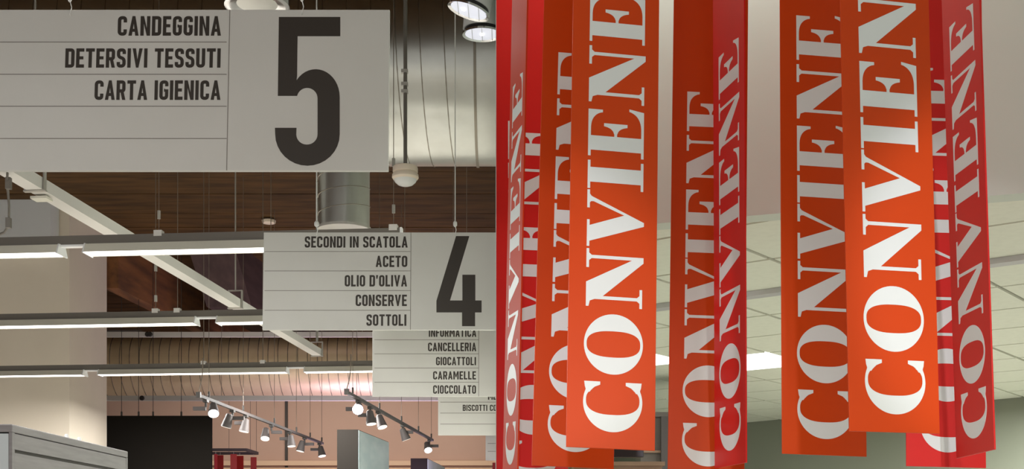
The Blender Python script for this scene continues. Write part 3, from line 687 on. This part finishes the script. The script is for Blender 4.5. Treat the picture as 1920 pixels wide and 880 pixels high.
BAN = [
 ('B1', (0.3262, 4.2258, 1.9309, 0.1543, -0.0834, 0.0325), 'orange', 'nearest large orange banner on the left side of the group, the whole word readable'),
 ('B2', (0.2203, 4.6296, 1.8960, 0.1112, -0.0866, 0.0376), 'orange', 'orange banner partly hidden behind the left edge of the nearest large one'),
 ('B3', (-0.0097, 5.0832, 1.8790, -1.3733, -0.0096, 0.0566), 'coral', 'narrow banner turned almost edge-on at the far left of the group'),
 ('B4', (0.0834, 5.4227, 1.8261, 0.1404, -0.0815, 0.0080), 'red', 'bright red banner at the far left, behind the edge-on one'),
 ('B5', (0.7504, 4.9491, 1.8643, 0.0555, -0.0857, 0.0284), 'orange', 'dark red-orange banner in the middle, half behind a turned banner'),
 ('B6', (0.8082, 4.7521, 1.9094, -1.3490, 0.0007, -0.0084), 'red', 'narrow turned banner in the middle, its lower edge slanting up to the right'),
 ('B7', (1.0647, 4.3585, 1.9196, 0.1341, -0.0869, 0.0259), 'orange', 'banner with a lit left strip, partly shaded by the bright orange one beside it'),
 ('B8', (1.1682, 3.9035, 1.9557, 0.2043, -0.0622, 0.0083), 'orange', 'brightest orange banner hanging foremost on the right side'),
 ('B9', (1.6266, 4.7946, 1.9069, 0.0112, -0.0927, 0.0261), 'red', 'bright red banner on the right, mostly hidden behind the brightest orange one'),
 ('B10', (1.6218, 4.4870, 1.9324, -1.4854, 0.0198, -0.0299), 'red', 'rightmost banner, turned steeply so its lower edge slants up to the right'),
]
for key, (bx, by, bz, yaw, pit, rol), cm, lab in BAN:
    WB = .315 if key == 'B4' else .30
    mtx = Matrix.Translation((bx, by, bz)) @ Matrix.Rotation(yaw, 4, 'Z') @ Matrix.Rotation(pit, 4, 'X') @ Matrix.Rotation(rol, 4, 'Y')
    o = thing('hanging_banner', lab, 'banner', (0, 0, 0), 'hanging word banners'); o.matrix_world = mtx
    inv = mtx.inverted(); R3 = mtx.to_3x3()
    def fin(mb):
        if key in ('B4', 'B3'): mb.clip(inv @ Vector((.001, 0, 0)), R3.transposed() @ -PARTN)
        return mb
    fin(MB().box(-WB/2, WB/2, 0, .006, 0, HB)).build('panel', M[cm], o, bevel=.0012)
    t = MC; mb = MB(); fn = lambda x, y, d: Vector((x, -d, y))
    for ch, gp in zip('CONVIENE', GAPS):
        ps, wd = GL[ch]
        for k, p in enumerate(ps):
            mb.prism([(WB*(.5-(y_+.165)), WB*(t+x_)) for x_, y_ in p], fn, .0007+.00002*(k % 9)+(.0003 if ch == 'C' and k >= len(ps)-2 else 0))
        t += wd+gp
    fin(mb).build('lettering', M['white_print'], o)
    up = (R3.transposed() @ UP)
    for x in (-.1, .1):
        p = Vector((x, .003, HB)); wz = (mtx @ p).z
        MB().tube(p-up*.01, p+up*(4.9-wz), .0025, 6).build('hanging_cable', M['cable'], o)

# ---------------------------------------------------------------- far objects of the low hall
a = P(1228, 773, 11.0)
o = thing('tall_cabinet', 'tall dark brown cabinet in the narrow gap right of the nearest large banner', 'cabinet', (a.x, 11, 0))
MB().box(-.12, .6, .02, .5, 0, a.z).build('body', M['dkbrown'], o); MB().box(-.14, .62, 0, .52, a.z-.04, a.z).build('top_board', M['dkbrown'], o)
MB().box(.05, .11, -.03, .02, 0, a.z-.04).build('front_post', M['spot'], o)
for k in range(5): MB().box(-.12, .05, 0, .02, a.z-.35-k*.4, a.z-.33-k*.4).build('shelf_edge', M['brown'], o)
a = P(1150, 866, 9.6); b = P(1232, 866, 9.6)
o = thing('shelf_unit', 'low brown wooden shelf unit below the nearest large banner', 'shelf', (a.x, 9.6, 0))
wd = b.x-a.x+.04
MB().box(-.3, wd, .03, .4, 0, a.z-.03).build('body', M['brown'], o); MB().box(-.32, wd+.02, 0, .42, a.z-.03, a.z).build('top_board', M['brown'], o)
for k in range(4): MB().box(-.3, wd, .01, .03, a.z-.4-k*.4, a.z-.37-k*.4).build('shelf_edge', M['dkbrown'], o)
a = P(1100, 858, 8.6); b = P(1207, 858, 8.6)
o = thing('monitor', 'black hanging screen just under the nearest large banner', 'monitor', (a.x, 8.6, a.z))
MB().box(0, b.x-a.x, 0, .05, 0, .22).build('screen', M['screen'], o, bevel=.004)
MB().box(.05, b.x-a.x-.05, .05, .09, .03, .19).build('rear_housing', M['screen'], o)
MB().tube((.19, .07, .19), (.19, .07, HZ-a.z), .015, 10).build('pole', M['rail'], o)
